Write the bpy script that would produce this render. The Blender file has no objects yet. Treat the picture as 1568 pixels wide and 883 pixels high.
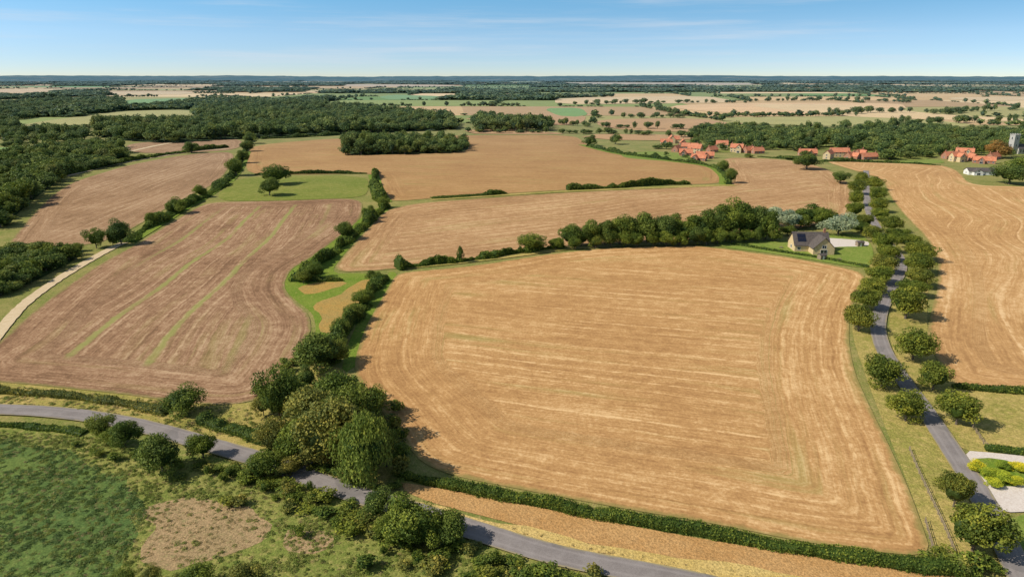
import bpy, math, random
import numpy as np
from mathutils import Vector
from mathutils.geometry import delaunay_2d_cdt

# ------------------------------------------------------------------ survey
F, CX, CY, HOR, H = 1059.0, 784.0, 441.5, 116.5, 80.0
PIT = math.atan((CY-HOR)/F)
SP, CP = math.sin(PIT), math.cos(PIT)
def G(x, y):
    """ground position (metres) of a surveyed point"""
    u, v = (x-CX)/F, (y-CY)/F
    t = H/(SP+v*CP)
    return (u*t, (CP-v*SP)*t)
def depth(y):
    return H/(SP+(y-CY)/F*CP)
def hgt(ytop, Y):
    v = (ytop-CY)/F
    return H - Y*(SP+v*CP)/(CP-v*SP)
rs = np.random.RandomState
scene = bpy.context.scene
COL = scene.collection

# ------------------------------------------------------------------ node helpers
class NT:
    def __init__(s, nt): s.nt = nt
    def n(s, t, ins=None, **props):
        nd = s.nt.nodes.new(t)
        for k, v in props.items(): setattr(nd, k, v)
        for k, v in (ins or {}).items(): s.put(nd.inputs[k], v)
        return nd
    def put(s, sock, v):
        if isinstance(v, bpy.types.NodeSocket): s.nt.links.new(v, sock)
        elif isinstance(v, bpy.types.Node): s.nt.links.new(v.outputs[0], sock)
        else:
            if sock.type == 'RGBA' and len(v) == 3: v = (*v, 1)
            sock.default_value = v
    def m(s, op, a, b=0.0, c=0.0, clamp=False):
        nd = s.nt.nodes.new('ShaderNodeMath'); nd.operation = op; nd.use_clamp = clamp
        s.put(nd.inputs[0], a); s.put(nd.inputs[1], b); s.put(nd.inputs[2], c)
        return nd.outputs[0]
    def mr(s, v, a, b, c=0.0, d=1.0, smooth=True):
        nd = s.n('ShaderNodeMapRange', {0: v, 1: a, 2: b, 3: c, 4: d})
        if smooth: nd.interpolation_type = 'SMOOTHSTEP'
        return nd.outputs[0]
    def noise(s, vec, scale, detail=2.0, rough=0.55):
        nd = s.n('ShaderNodeTexNoise', {'Vector': vec, 'Scale': scale, 'Detail': detail, 'Roughness': rough})
        return nd.outputs[0]
    def mix(s, f, a, b, blend='MIX'):
        nd = s.n('ShaderNodeMix', data_type='RGBA', blend_type=blend)
        s.put(nd.inputs[0], f); s.put(nd.inputs[6], a); s.put(nd.inputs[7], b)
        return nd.outputs[2]
    def xyz(s, x, y, z):
        return s.n('ShaderNodeCombineXYZ', {0: x, 1: y, 2: z}).outputs[0]

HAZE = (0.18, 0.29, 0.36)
def new_mat(name):
    m = bpy.data.materials.new(name); m.use_nodes = True
    m.node_tree.nodes.clear()
    return m, NT(m.node_tree)
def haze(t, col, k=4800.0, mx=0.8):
    """summer haze mixed into base colour: surfaces get paler and bluer with distance north"""
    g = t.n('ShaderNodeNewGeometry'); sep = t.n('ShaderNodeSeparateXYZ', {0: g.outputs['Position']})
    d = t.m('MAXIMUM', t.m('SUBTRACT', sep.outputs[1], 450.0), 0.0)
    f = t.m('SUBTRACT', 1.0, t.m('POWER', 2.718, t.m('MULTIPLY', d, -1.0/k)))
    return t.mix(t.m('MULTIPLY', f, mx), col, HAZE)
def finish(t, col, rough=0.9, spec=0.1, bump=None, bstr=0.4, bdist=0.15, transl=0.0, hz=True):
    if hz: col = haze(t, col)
    b = t.n('ShaderNodeBsdfPrincipled', {'Base Color': col, 'Roughness': rough, 'Specular IOR Level': spec})
    if bump is not None:
        bn = t.n('ShaderNodeBump', {'Strength': bstr, 'Distance': bdist, 'Height': bump})
        t.put(b.inputs['Normal'], bn.outputs[0])
    sh = b.outputs[0]
    if transl > 0:
        tr = t.n('ShaderNodeBsdfTranslucent', {'Color': col})
        mx = t.n('ShaderNodeMixShader', {0: transl, 1: sh, 2: tr.outputs[0]})
        sh = mx.outputs[0]
    t.n('ShaderNodeOutputMaterial', {0: sh})

def field_mat(name, dark, mid, light, ang, head=18.0, period=9.0, swath=0.35, warp=10.0,
              tram=0.0, tramcol=(0.2, 0.22, 0.07), contrast=1.0, green=0.0, n1k=.75):
    m, t = new_mat(name)
    g = t.n('ShaderNodeNewGeometry').outputs['Position']
    sep = t.n('ShaderNodeSeparateXYZ', {0: g}); x, y = sep.outputs[0], sep.outputs[1]
    ca, sa = math.cos(ang), math.sin(ang)
    along = t.m('ADD', t.m('MULTIPLY', x, ca), t.m('MULTIPLY', y, sa))
    across = t.m('ADD', t.m('MULTIPLY', x, -sa), t.m('MULTIPLY', y, ca))
    wn = t.noise(g, 0.007, 1.0)
    across = t.m('ADD', across, t.m('MULTIPLY', t.m('SUBTRACT', wn, 0.5), warp*2))
    wob = t.m('MULTIPLY', t.m('SUBTRACT', t.noise(g, 0.09, 2.0), 0.5), 1.3)
    across = t.m('ADD', across, wob)
    edge = t.n('ShaderNodeAttribute', attribute_name='edge').outputs['Fac']
    edge = t.m('ADD', edge, wob)
    hm = t.mr(edge, head-2.5, head+2.5, 1.0, 0.0)
    v1 = t.xyz(across, t.m('MULTIPLY', along, 0.05), 0.0)
    v2 = t.xyz(t.m('ADD', edge, 300.0), t.m('MULTIPLY', x, 0.05), t.m('MULTIPLY', y, 0.05))
    vm = t.n('ShaderNodeMix', data_type='VECTOR'); t.put(vm.inputs[0], hm); t.put(vm.inputs[4], v1); t.put(vm.inputs[5], v2)
    vec = vm.outputs[1]
    s = t.n('ShaderNodeMix', data_type='FLOAT'); t.put(s.inputs[0], hm); t.put(s.inputs[2], across); t.put(s.inputs[3], edge)
    s = s.outputs[0]
    n1 = t.noise(vec, 0.28, 2.0)
    n2 = t.noise(vec, 1.3, 3.0, 0.7)
    n3 = t.noise(g, 0.018, 3.0)
    n4 = t.noise(g, 1.3, 4.0, 0.75)
    n5 = t.noise(g, 0.25, 3.0, 0.6)
    def c(n, k): return t.m('MULTIPLY', t.m('SUBTRACT', n, 0.5), k*contrast)
    v = t.m('ADD', t.m('ADD', t.m('ADD', c(n1, n1k), c(n2, 1.2)), t.m('ADD', c(n3, 0.9), c(n4, 1.5))), c(n5, 0.9))
    # straw swaths left by the combine
    pp = t.m('ABSOLUTE', t.m('SUBTRACT', t.m('FRACT', t.m('DIVIDE', s, period)), 0.5))
    ln = t.mr(pp, 0.0, 0.13, 1.0, 0.0)
    brk = t.mr(t.noise(vec, 0.12, 3.0), 0.40, 0.58, 0.0, 1.0)
    brk2 = t.mr(t.noise(g, 0.35, 3.0), 0.35, 0.6, 0.2, 1.0)
    v = t.m('ADD', v, t.m('MULTIPLY', t.m('MULTIPLY', ln, t.m('MULTIPLY', brk, brk2)), t.m('MULTIPLY', t.m('SUBTRACT', 1.0, t.m('MULTIPLY', hm, .35)), swath)))
    # wheel tracks: darker lines
    wl = t.mr(t.m('ABSOLUTE', t.m('SUBTRACT', t.m('FRACT', t.m('DIVIDE', s, period*3.1)), 0.3)), 0.0, 0.03, 0.25, 0.0)
    v = t.m('SUBTRACT', v, t.m('MULTIPLY', wl, brk2))
    v = t.m('ADD', v, 0.45)
    rp = t.n('ShaderNodeValToRGB', {0: v}); cr = rp.color_ramp
    cr.elements[0].position = 0.08; cr.elements[0].color = (*dark, 1)
    cr.elements[1].position = 0.92; cr.elements[1].color = (*light, 1)
    e = cr.elements.new(0.5); e.color = (*mid, 1)
    col = rp.outputs[0]
    if tram > 0:
        tt = t.m('ABSOLUTE', t.m('SUBTRACT', t.m('FRACT', t.m('DIVIDE', across, tram)), 0.5))
        tl = t.mr(t.m('ADD', tt, t.m('MULTIPLY', t.m('SUBTRACT', n5, .5), .1)), 0.02, 0.08, 1.0, 0.0)
        sel = t.mr(t.noise(t.xyz(t.m('MULTIPLY', across, .03), 0.0, 7.0), 1.0, 0.0), .40, .50, 0.35, 1.0)
        tb = t.m('MULTIPLY', t.mr(t.noise(g, 0.03, 3.0), 0.3, 0.52, 0.2, 0.8), sel)
        tl = t.m('MULTIPLY', t.m('MULTIPLY', tl, tb), t.m('SUBTRACT', 1.0, hm))
        col = t.mix(tl, col, tramcol)
    if green > 0:
        gm = t.m('MULTIPLY', t.mr(t.noise(vec, 0.16, 4.0, 0.65), 0.5, 0.7), green)
        gm = t.m('MULTIPLY', gm, t.mr(n3, 0.4, 0.6))
        col = t.mix(gm, col, (0.27, 0.25, 0.07))
    # grassy field edge
    em = t.mr(t.m('ADD', edge, t.m('MULTIPLY', t.m('SUBTRACT', n5, 0.5), 3.0)), 0.0, 1.6, 0.7, 0.0)
    col = t.mix(em, col, (0.23, 0.22, 0.065))
    finish(t, col, 0.95, 0.05, t.m('ADD', n4, n2), 0.6, 0.14)
    return m

def grass_mat(name, a, b, c, s1=0.05, s2=0.6, bstr=0.6):
    m, t = new_mat(name)
    g = t.n('ShaderNodeNewGeometry').outputs['Position']
    n1 = t.noise(g, s1, 4.0, 0.6); n2 = t.noise(g, s2, 4.0, 0.7); n3 = t.noise(g, 2.5, 3.0, 0.7)
    v = t.m('ADD', t.m('MULTIPLY', n1, 0.55), t.m('MULTIPLY', n2, 0.45))
    f = t.mr(v, 0.38, 0.62)
    col = t.mix(f, a, b)
    col = t.mix(t.mr(n2, 0.5, 0.75, 0, 0.7), col, c)
    col = t.mix(0.55, col, t.mix(t.mr(n3, 0.3, 0.7), (0.45, 0.45, 0.45), (1.5, 1.5, 1.5)), 'MULTIPLY')
    finish(t, col, 0.95, 0.05, t.m('ADD', n3, n2), bstr, 0.3)
    return m

def simple_mat(name, a, b, scale=1.0, rough=0.8, spec=0.2, bstr=0.2, detail=4.0):
    m, t = new_mat(name)
    g = t.n('ShaderNodeNewGeometry').outputs['Position']
    n = t.noise(g, scale, detail, 0.65)
    col = t.mix(t.mr(n, 0.3, 0.7), a, b)
    finish(t, col, rough, spec, n, bstr, 0.05)
    return m

def leaf_mat(name, cols, transl=0.3):
    m, t = new_mat(name)
    r = t.n('ShaderNodeObjectInfo').outputs['Random']
    rp = t.n('ShaderNodeValToRGB', {0: r}); cr = rp.color_ramp
    cr.elements[0].color = (*cols[0], 1); cr.elements[1].color = (*cols[-1], 1)
    for i, cc in enumerate(cols[1:-1]):
        e = cr.elements.new((i+1)/(len(cols)-1)); e.color = (*cc, 1)
    a = t.n('ShaderNodeAttribute', attribute_name='tint').outputs['Fac']
    tint = t.xyz(t.m('POWER', a, 1.35), a, t.m('POWER', a, 0.8))
    col = t.mix(1.0, rp.outputs[0], tint, 'MULTIPLY')
    finish(t, col, 0.6, 0.15, transl=transl)
    return m

# ------------------------------------------------------------------ mesh builder
class MB:
    def __init__(s): s.v, s.f, s.m, s.t, s.k = [], [], [], [], 0
    def add(s, verts, faces, mat=0, tint=1.0):
        verts = np.asarray(verts, dtype=float)
        s.v.append(verts)
        off = s.k; s.k += len(verts)
        if isinstance(faces, np.ndarray): fl = (faces+off).tolist()
        else: fl = [[i+off for i in f] for f in faces]
        s.f += fl
        s.m += [mat]*len(fl)
        s.t += list(tint) if hasattr(tint, '__len__') else [tint]*len(fl)
    def mesh(s, name, mats):
        me = bpy.data.meshes.new(name)
        me.from_pydata(np.concatenate(s.v).tolist(), [], s.f)
        for m in mats: me.materials.append(m)
        me.polygons.foreach_set('material_index', s.m)
        a = me.attributes.new('tint', 'FLOAT', 'FACE'); a.data.foreach_set('value', np.array(s.t, dtype=np.float32))
        me.update()
        return me
    def obj(s, name, mats, loc=(0, 0, 0)):
        return add_obj(name, s.mesh(name, mats), loc)
def add_obj(name, me, loc=(0, 0, 0), rz=0.0, scale=(1, 1, 1), parent=None):
    o = bpy.data.objects.new(name, me); COL.objects.link(o)
    o.location = loc; o.rotation_euler = (0, 0, rz); o.scale = scale
    if parent: o.parent = parent
    return o

def quads(C, N, S, rng, asp=0.75, up=None):
    n = len(C)
    N = N/np.maximum(np.linalg.norm(N, axis=1, keepdims=True), 1e-6)
    R = rng.randn(n, 3) if up is None else up
    T = np.cross(N, R); T /= np.maximum(np.linalg.norm(T, axis=1, keepdims=True), 1e-6)
    B = np.cross(N, T)
    S = np.asarray(S).reshape(-1, 1)*np.ones((n, 1))
    j = lambda: (1+rng.uniform(-.3, .3, (n, 1)))
    v = np.stack([C+T*S*j(), C+B*S*asp*j()+N*S*.25*rng.randn(n, 1), C-T*S*j(), C-B*S*asp*j()+N*S*.25*rng.randn(n, 1)], 1).reshape(-1, 3)
    f = np.arange(4*n).reshape(n, 4)
    return v, f
def tube(mb, p0, p1, r0, r1, mat, sides=7):
    p0, p1 = np.array(p0, float), np.array(p1, float)
    d = p1-p0; d /= np.linalg.norm(d)
    a = np.cross(d, [0.3, 0.9, 0.1]); a /= np.linalg.norm(a); b = np.cross(d, a)
    th = np.arange(sides)*2*math.pi/sides
    ring = np.cos(th)[:, None]*a+np.sin(th)[:, None]*b
    v = np.concatenate([p0+ring*r0, p1+ring*r1])
    mb.add(v, [[i, (i+1) % sides, sides+(i+1) % sides, sides+i] for i in range(sides)], mat, 1.0)
def ico(sub):
    import bmesh
    bm = bmesh.new(); bmesh.ops.create_icosphere(bm, subdivisions=sub, radius=1.0)
    v = np.array([x.co[:] for x in bm.verts]); f = np.array([[x.index for x in q.verts] for q in bm.faces]); bm.free()
    return v, f
ICO = {k: ico(k) for k in (1, 2, 3)}

def make_tree(name, seed, n, leaf, mats, nl=34, zb=0.13, core=2, willow=False, cone=0.0, lr=(.12, .2), corer=0.66, rr=(.5, .8), wild=0.0):
    rng = rs(seed); mb = MB()
    C0 = np.array([0, 0, (1+zb)/2]); R = np.array([.5, .5, (1-zb)/2])
    d = rng.randn(nl, 3); d[:, 2] = np.where(d[:, 2] < -0.6, -d[:, 2], d[:, 2]); d /= np.linalg.norm(d, axis=1, keepdims=True)
    rad = rng.uniform(rr[0], rr[1], (nl, 1))
    # lopsided crown: some sectors reach further out than others
    az = np.arctan2(d[:, 1], d[:, 0]); ph = rng.uniform(0, 6.28, 3)
    sect = 1+wild*(.6*np.sin(az*2+ph[0])+.5*np.sin(az*3+ph[1])+.4*np.sin(d[:, 2]*4+ph[2]))
    off = np.array([rng.uniform(-.05, .05), rng.uniform(-.05, .05), 0])
    LC = C0+off+d*R*rad*sect[:, None]
    LR = rng.uniform(lr[0], lr[1], nl)
    if cone > 0:
        k = 1-cone*np.clip((LC[:, 2]-.35)/.65, 0, 1); LC[:, :2] *= k[:, None]; LR *= (0.4+.6*k)
    w = LR**2/np.sum(LR**2)
    for i in range(nl):
        k = int(n*w[i]*1.3)
        q = rng.randn(k, 3); q /= np.linalg.norm(q, axis=1, keepdims=True)
        out = (LC[i]-C0); out = out/np.linalg.norm(out)
        keep = q@out > -0.35
        q = q[keep]; k = len(q)
        if k == 0: continue
        lump = 1+.22*np.sin(q[:, 0]*7+i)*np.sin(q[:, 1]*6+2*i)*np.sin(q[:, 2]*6+i*3)
        P = LC[i]+q*LR[i]*np.array([1.05, 1.05, .9])*(rng.uniform(.78, 1.16, (k, 1))*lump[:, None])
        P[:, 2] = np.maximum(P[:, 2], zb*.5+.01)
        tint = rng.uniform(.62, 1.4)*rng.uniform(.7, 1.3, k)
        if willow:
            P2 = P.copy(); P2[:, 2] -= rng.uniform(0, .2, k)*(P2[:, 2] < .75); P2[:, 2] = np.maximum(P2[:, 2], .05)
            N = q+rng.randn(k, 3)*.6; N[:, 2] = np.abs(N[:, 2])*.5+.15
            v, f = quads(P2, N, leaf*rng.uniform(.5, 1.1, k), rng, .55)
            v = v.reshape(-1, 4, 3); cc = v.mean(1, keepdims=True)
            dz = rng.uniform(1.2, 2.6, (k, 1)); v[:, :, 2] = cc[:, :, 2]+(v[:, :, 2]-cc[:, :, 2])*dz; v = v.reshape(-1, 3)
            tint = tint**.8
        else:
            v, f = quads(P, q+rng.randn(k, 3)*.6+np.array([0, 0, .15]), leaf*rng.uniform(.5, 1.25, k), rng)
        mb.add(v, f, 0, tint)
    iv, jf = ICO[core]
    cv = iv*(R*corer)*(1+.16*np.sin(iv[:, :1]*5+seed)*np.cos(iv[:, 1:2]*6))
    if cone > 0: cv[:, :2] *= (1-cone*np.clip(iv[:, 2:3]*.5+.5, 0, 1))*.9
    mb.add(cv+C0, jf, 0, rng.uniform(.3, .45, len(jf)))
    # trunk and limbs
    top = C0+np.array([0, 0, .1])
    tube(mb, (0, 0, -.02), (0.004, 0.003, zb+.02), .034, .026, 1)
    tube(mb, (0.004, 0.003, zb), top, .026, .01, 1)
    for i in range(0, min(nl, 8)):
        tube(mb, (0, 0, zb+.04+.04*i), LC[i], .014, .004, 1, 5)
    return mb.mesh(name, mats)

# ------------------------------------------------------------------ materials
BARK = simple_mat('bark', (.07, .055, .04), (.16, .13, .1), 3.0)
LEAF = leaf_mat('leaf_green', [(.145, .195, .027), (.17, .215, .032), (.11, .16, .026), (.195, .225, .037)])
LEAFD = leaf_mat('leaf_dark', [(.10, .15, .025), (.125, .17, .03), (.095, .145, .033)])
LEAFL = leaf_mat('leaf_lime', [(.17, .215, .028), (.21, .23, .033), (.14, .18, .026), (.19, .2, .032)])
LEAFO = leaf_mat('leaf_olive', [(.22, .23, .05), (.235, .22, .045)])
LEAFA = leaf_mat('leaf_autumn', [(.36, .21, .05), (.3, .2, .05)])
LEAFS = leaf_mat('leaf_silver', [(.33, .4, .25), (.28, .34, .19)])
LEAFW = leaf_mat('leaf_willow', [(.2, .25, .045), (.2, .25, .045)])
LEAFF = leaf_mat('leaf_far', [(.12, .175, .034), (.165, .215, .042), (.09, .14, .035), (.21, .25, .055), (.105, .16, .032), (.18, .2, .05)])
LEAFY = leaf_mat('leaf_yellow', [(.66, .6, .04), (.42, .48, .04), (.2, .3, .04)])
WEEDG = leaf_mat('weed_green', [(.15, .21, .04), (.21, .255, .055), (.27, .28, .075), (.18, .225, .045)])
WEEDD = leaf_mat('weed_deep', [(.10, .165, .05), (.12, .185, .05), (.17, .225, .065)])
WEEDS = leaf_mat('weed_straw', [(.42, .32, .16), (.32, .25, .11), (.3, .28, .1)])

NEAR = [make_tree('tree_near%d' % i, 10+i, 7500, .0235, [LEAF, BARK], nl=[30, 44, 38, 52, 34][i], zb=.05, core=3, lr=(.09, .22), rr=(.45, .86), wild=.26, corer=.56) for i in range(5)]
def variant(me, mat, name):
    c = me.copy(); c.name = name; c.materials[0] = mat; return c
NEARV = {'n': NEAR,
         'd': [variant(m, LEAFD, 'dark_'+m.name) for m in NEAR],
         'l': [make_tree('tree_lime%d' % i, 40+i, 6500, .025, [LEAFL, BARK], nl=[48, 36, 42, 54, 32, 46][i], zb=.09, core=3, lr=(.08, .2), corer=.62, rr=(.48, .84), wild=.2) for i in range(6)],
         'o': [variant(m, LEAFO, 'olive_'+m.name) for m in NEAR],
         'a': [variant(m, LEAFA, 'autumn_'+m.name) for m in NEAR],
         's': [variant(m, LEAFS, 'silver_'+m.name) for m in NEAR],
         'w': [make_tree('tree_willow', 77, 10000, .02, [LEAFW, BARK], nl=50, zb=.06, willow=True, core=3, lr=(.09, .18), wild=.16)],
         'c': [make_tree('tree_cypress', 78, 2500, .03, [LEAFD, BARK], nl=30, cone=.8)],
         'y': [variant(m, LEAFY, 'yellow_'+m.name) for m in NEAR[:2]]}
TNAME = {'n': 'oak_tree', 'd': 'sycamore_tree', 'l': 'lime_tree', 'o': 'ash_tree', 'a': 'autumn_hawthorn_tree',
         's': 'whitebeam_tree', 'w': 'willow_tree', 'c': 'cypress_tree', 'y': 'golden_shrub'}

def proto_collection(name, meshes):
    c = bpy.data.collections.new(name)
    for i, me in enumerate(meshes):
        c.objects.link(bpy.data.objects.new('%s_%02d' % (name, i), me))
    return c
MIDC = proto_collection('woodland_tree_kinds',
    [make_tree('tm%d' % i, 100+i, 900, .052, [LEAFF, BARK], nl=22, lr=(.12, .23), zb=.06, wild=.22, rr=(.45, .85), corer=.58) for i in range(6)] +
    [make_tree('tmd%d' % i, 110+i, 900, .052, [LEAFD if i else LEAFL, BARK], nl=22, lr=(.12, .23), zb=.06, wild=.22, corer=.58) for i in range(3)])
FARC = proto_collection('far_tree_kinds',
    [make_tree('tf%d' % i, 130+i, 140, .13, [LEAFF, BARK], nl=10, lr=(.18, .26), corer=.74, zb=.03) for i in range(5)])
BUSHC = proto_collection('bush_kinds',
    [make_tree('bu%d' % i, 150+i, 520, .065, [LEAF if i < 3 else (LEAFL if i == 3 else LEAFO), BARK], nl=14, zb=.02, lr=(.14, .26), wild=.25, corer=.55) for i in range(5)])
def tuft(seed, n, mat, hgt_=0.9, spread=.45, w=.05):
    """leafy clump: small blades and leaves spread over a low dome"""
    rng = rs(seed); mb = MB()
    a = rng.uniform(0, 6.28, n); r = spread*np.sqrt(rng.uniform(0, 1, n))
    z = hgt_*.6*(1-(r/spread)**2)*rng.uniform(.5, 1.1, n)+.04
    P = np.stack([r*np.cos(a), r*np.sin(a), z], 1)
    N = np.stack([np.cos(a)*r*1.2, np.sin(a)*r*1.2, np.full(n, .8)], 1)+rng.randn(n, 3)*.45
    v, f = quads(P, N, w*1.7*rng.uniform(.6, 1.4, n), rng, .5)
    mb.add(v, f, 0, rng.uniform(.7, 1.35, n))
    k = n//3
    a = rng.uniform(0, 6.28, k); r = spread*.7*np.sqrt(rng.uniform(0, 1, k)); P = np.stack([r*np.cos(a), r*np.sin(a), np.zeros(k)], 1)
    tip = P+np.stack([rng.randn(k)*.15, rng.randn(k)*.15, hgt_*rng.uniform(.5, 1., k)], 1)
    s = np.stack([np.cos(a+1.57), np.sin(a+1.57), np.zeros(k)], 1)*w*.5
    mid = (P*.45+tip*.55)
    mb.add(np.stack([P, mid+s, tip, mid-s], 1).reshape(-1, 3), np.arange(4*k).reshape(k, 4), 0, rng.uniform(.8, 1.4, k))
    return mb.mesh('tuft', [mat])
WEEDC = proto_collection('weed_kinds', [tuft(1, 40, WEEDG, .7, .6, .08), tuft(2, 40, WEEDG, .5, .7, .09), tuft(3, 40, WEEDG, .9, .5, .07)])
WEEDDC = proto_collection('deep_weed_kinds', [tuft(5, 40, WEEDD, .6, .65, .08), tuft(6, 40, WEEDD, .5, .75, .09), tuft(7, 40, WEEDG, .5, .6, .08)])
STRAWC = proto_collection('straw_weed_kinds', [tuft(8, 30, WEEDS, .45, .5, .06), tuft(9, 30, WEEDS, .6, .5, .05)])

def gn_group(coll):
    ng = bpy.data.node_groups.new('scatter_'+coll.name, 'GeometryNodeTree')
    ng.interface.new_socket('Geometry', in_out='INPUT', socket_type='NodeSocketGeometry')
    ng.interface.new_socket('Geometry', in_out='OUTPUT', socket_type='NodeSocketGeometry')
    N, L = ng.nodes, ng.links
    gi, go = N.new('NodeGroupInput'), N.new('NodeGroupOutput')
    ci = N.new('GeometryNodeCollectionInfo'); ci.inputs[0].default_value = coll
    ci.inputs['Separate Children'].default_value = True; ci.inputs['Reset Children'].default_value = True
    iop = N.new('GeometryNodeInstanceOnPoints'); iop.inputs['Pick Instance'].default_value = True
    def na(nm, ty):
        a = N.new('GeometryNodeInputNamedAttribute'); a.data_type = ty; a.inputs[0].default_value = nm; return a.outputs[0]
    L.new(gi.outputs[0], iop.inputs['Points']); L.new(ci.outputs[0], iop.inputs['Instance'])
    L.new(na('pidx', 'INT'), iop.inputs['Instance Index'])
    L.new(na('rotv', 'FLOAT_VECTOR'), iop.inputs['Rotation'])
    L.new(na('sclv', 'FLOAT_VECTOR'), iop.inputs['Scale'])
    L.new(iop.outputs[0], go.inputs[0])
    return ng
GG = {c.name: gn_group(c) for c in (MIDC, FARC, BUSHC, WEEDC, WEEDDC, STRAWC)}
def scatter(name, coll, pts, seed=0):
    """pts: rows x,y,z,width,height"""
    pts = np.asarray(pts, float)
    if len(pts) == 0: return
    rng = rs(seed); n = len(pts)
    me = bpy.data.meshes.new(name); me.from_pydata(pts[:, :3].tolist(), [], [])
    a = me.attributes.new('pidx', 'INT', 'POINT'); a.data.foreach_set('value', rng.randint(0, len(coll.objects), n).astype(np.int32))
    r = np.zeros((n, 3), np.float32); r[:, 2] = rng.uniform(0, 6.28, n)
    a = me.attributes.new('rotv', 'FLOAT_VECTOR', 'POINT'); a.data.foreach_set('vector', r.ravel())
    s = np.stack([pts[:, 3], pts[:, 3], pts[:, 4]], 1).astype(np.float32)
    a = me.attributes.new('sclv', 'FLOAT_VECTOR', 'POINT'); a.data.foreach_set('vector', s.ravel())
    o = add_obj(name, me)
    md = o.modifiers.new('scatter', 'NODES'); md.node_group = GG[coll.name]
    return o

# ------------------------------------------------------------------ 2D helpers
def chaikin(P, it=2, closed=True):
    P = np.array(P, float)
    for _ in range(it):
        Q = np.roll(P, -1, 0) if closed else P[1:]
        A = P if closed else P[:-1]
        R = np.stack([A*.8+Q*.2, A*.2+Q*.8], 1).reshape(-1, 2)
        if not closed: R = np.concatenate([P[:1], R, P[-1:]])
        P = R
    return P
def W(pts): return np.array([G(*p) for p in pts])
def resample(P, step):
    P = np.array(P, float); seg = np.linalg.norm(np.diff(P, axis=0), axis=1); s = np.concatenate([[0], np.cumsum(seg)])
    k = max(2, int(s[-1]/step)+1); u = np.linspace(0, s[-1], k)
    return np.stack([np.interp(u, s, P[:, 0]), np.interp(u, s, P[:, 1])], 1)
def line(pts, step, it=3): return resample(chaikin(W(pts), it, False), step)
def inside(Q, P):
    Q = np.asarray(Q); x, y = Q[:, 0], Q[:, 1]; r = np.zeros(len(Q), bool)
    n = len(P)
    for i in range(n):
        x1, y1 = P[i]; x2, y2 = P[(i+1) % n]
        if y1 == y2: continue
        c = ((y1 > y) != (y2 > y)) & (x < (x2-x1)*(y-y1)/(y2-y1)+x1)
        r ^= c
    return r
def dist_poly(Q, P, closed=True):
    A = P; B = np.roll(P, -1, 0)
    if not closed: A, B = P[:-1], P[1:]
    D = np.full(len(Q), 1e9)
    for a, b in zip(A, B):
        ab = b-a; L = ab@ab+1e-9
        u = np.clip(((Q-a)@ab)/L, 0, 1)
        d = np.linalg.norm(Q-(a+u[:, None]*ab), axis=1); D = np.minimum(D, d)
    return D
ZC = [0.03]
def nz():
    ZC[0] += 0.008; return ZC[0]
def area(name, pix, mat, step=4.0, it=2, z=None, world=None, wob=0.0):
    P = chaikin(W(pix) if world is None else world, it)
    P = resample(np.concatenate([P, P[:1]]), step)[:-1]
    if wob: P = P+wob*np.stack([np.sin(P[:, 1]*.31)+np.sin(P[:, 0]*.83), np.sin(P[:, 0]*.37)+np.sin(P[:, 1]*.71)], 1)
    z = nz() if z is None else z
    mn, mx = P.min(0), P.max(0)
    gx, gy = np.meshgrid(np.arange(mn[0], mx[0], step), np.arange(mn[1], mx[1], step))
    Q = np.stack([gx.ravel(), gy.ravel()], 1)
    Q = Q[inside(Q, P)]
    if len(Q): Q = Q[dist_poly(Q, P) > step*.45]
    allp = np.concatenate([P, Q]) if len(Q) else P
    n = len(P)
    vs, es, fs, *_ = delaunay_2d_cdt([Vector(p) for p in allp], [(i, (i+1) % n) for i in range(n)], [], 1, 1e-4)
    V = np.array([v[:] for v in vs])
    me = bpy.data.meshes.new(name)
    me.from_pydata(np.column_stack([V, np.full(len(V), z)]).tolist(), [], [list(f) for f in fs])
    a = me.attributes.new('edge', 'FLOAT', 'POINT'); a.data.foreach_set('value', dist_poly(V, P).astype(np.float32))
    me.materials.append(mat); me.update()
    if len(me.polygons) and me.polygons[0].normal.z < 0: me.flip_normals()
    return add_obj(name, me), P
def strip(name, pix, width, mat, z=None, step=3.0, jit=0.0, seed=0):
    c = line(pix, step); z = nz() if z is None else z
    d = np.gradient(c, axis=0); d /= np.linalg.norm(d, axis=1, keepdims=True); nrm = np.stack([-d[:, 1], d[:, 0]], 1)
    rng = rs(seed); k = len(c); w1 = width/2*(1+jit*rng.uniform(-1, 1, (k, 1))); w2 = width/2*(1+jit*rng.uniform(-1, 1, (k, 1)))
    A, B = c+nrm*w1, c-nrm*w2
    v = np.concatenate([np.column_stack([A, np.full(k, z)]), np.column_stack([c, np.full(k, z+(.04 if 'road' in name else 0))]), np.column_stack([B, np.full(k, z)])])
    f = [[i+k, i+k+1, i+1, i] for i in range(k-1)]+[[i+2*k, i+2*k+1, i+k+1, i+k] for i in range(k-1)]
    me = bpy.data.meshes.new(name); me.from_pydata(v.tolist(), [], f)
    a = me.attributes.new('edge', 'FLOAT', 'POINT'); a.data.foreach_set('value', np.array([0.]*k+[width/2]*k+[0.]*k, dtype=np.float32))
    me.materials.append(mat); me.update()
    return add_obj(name, me)
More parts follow.
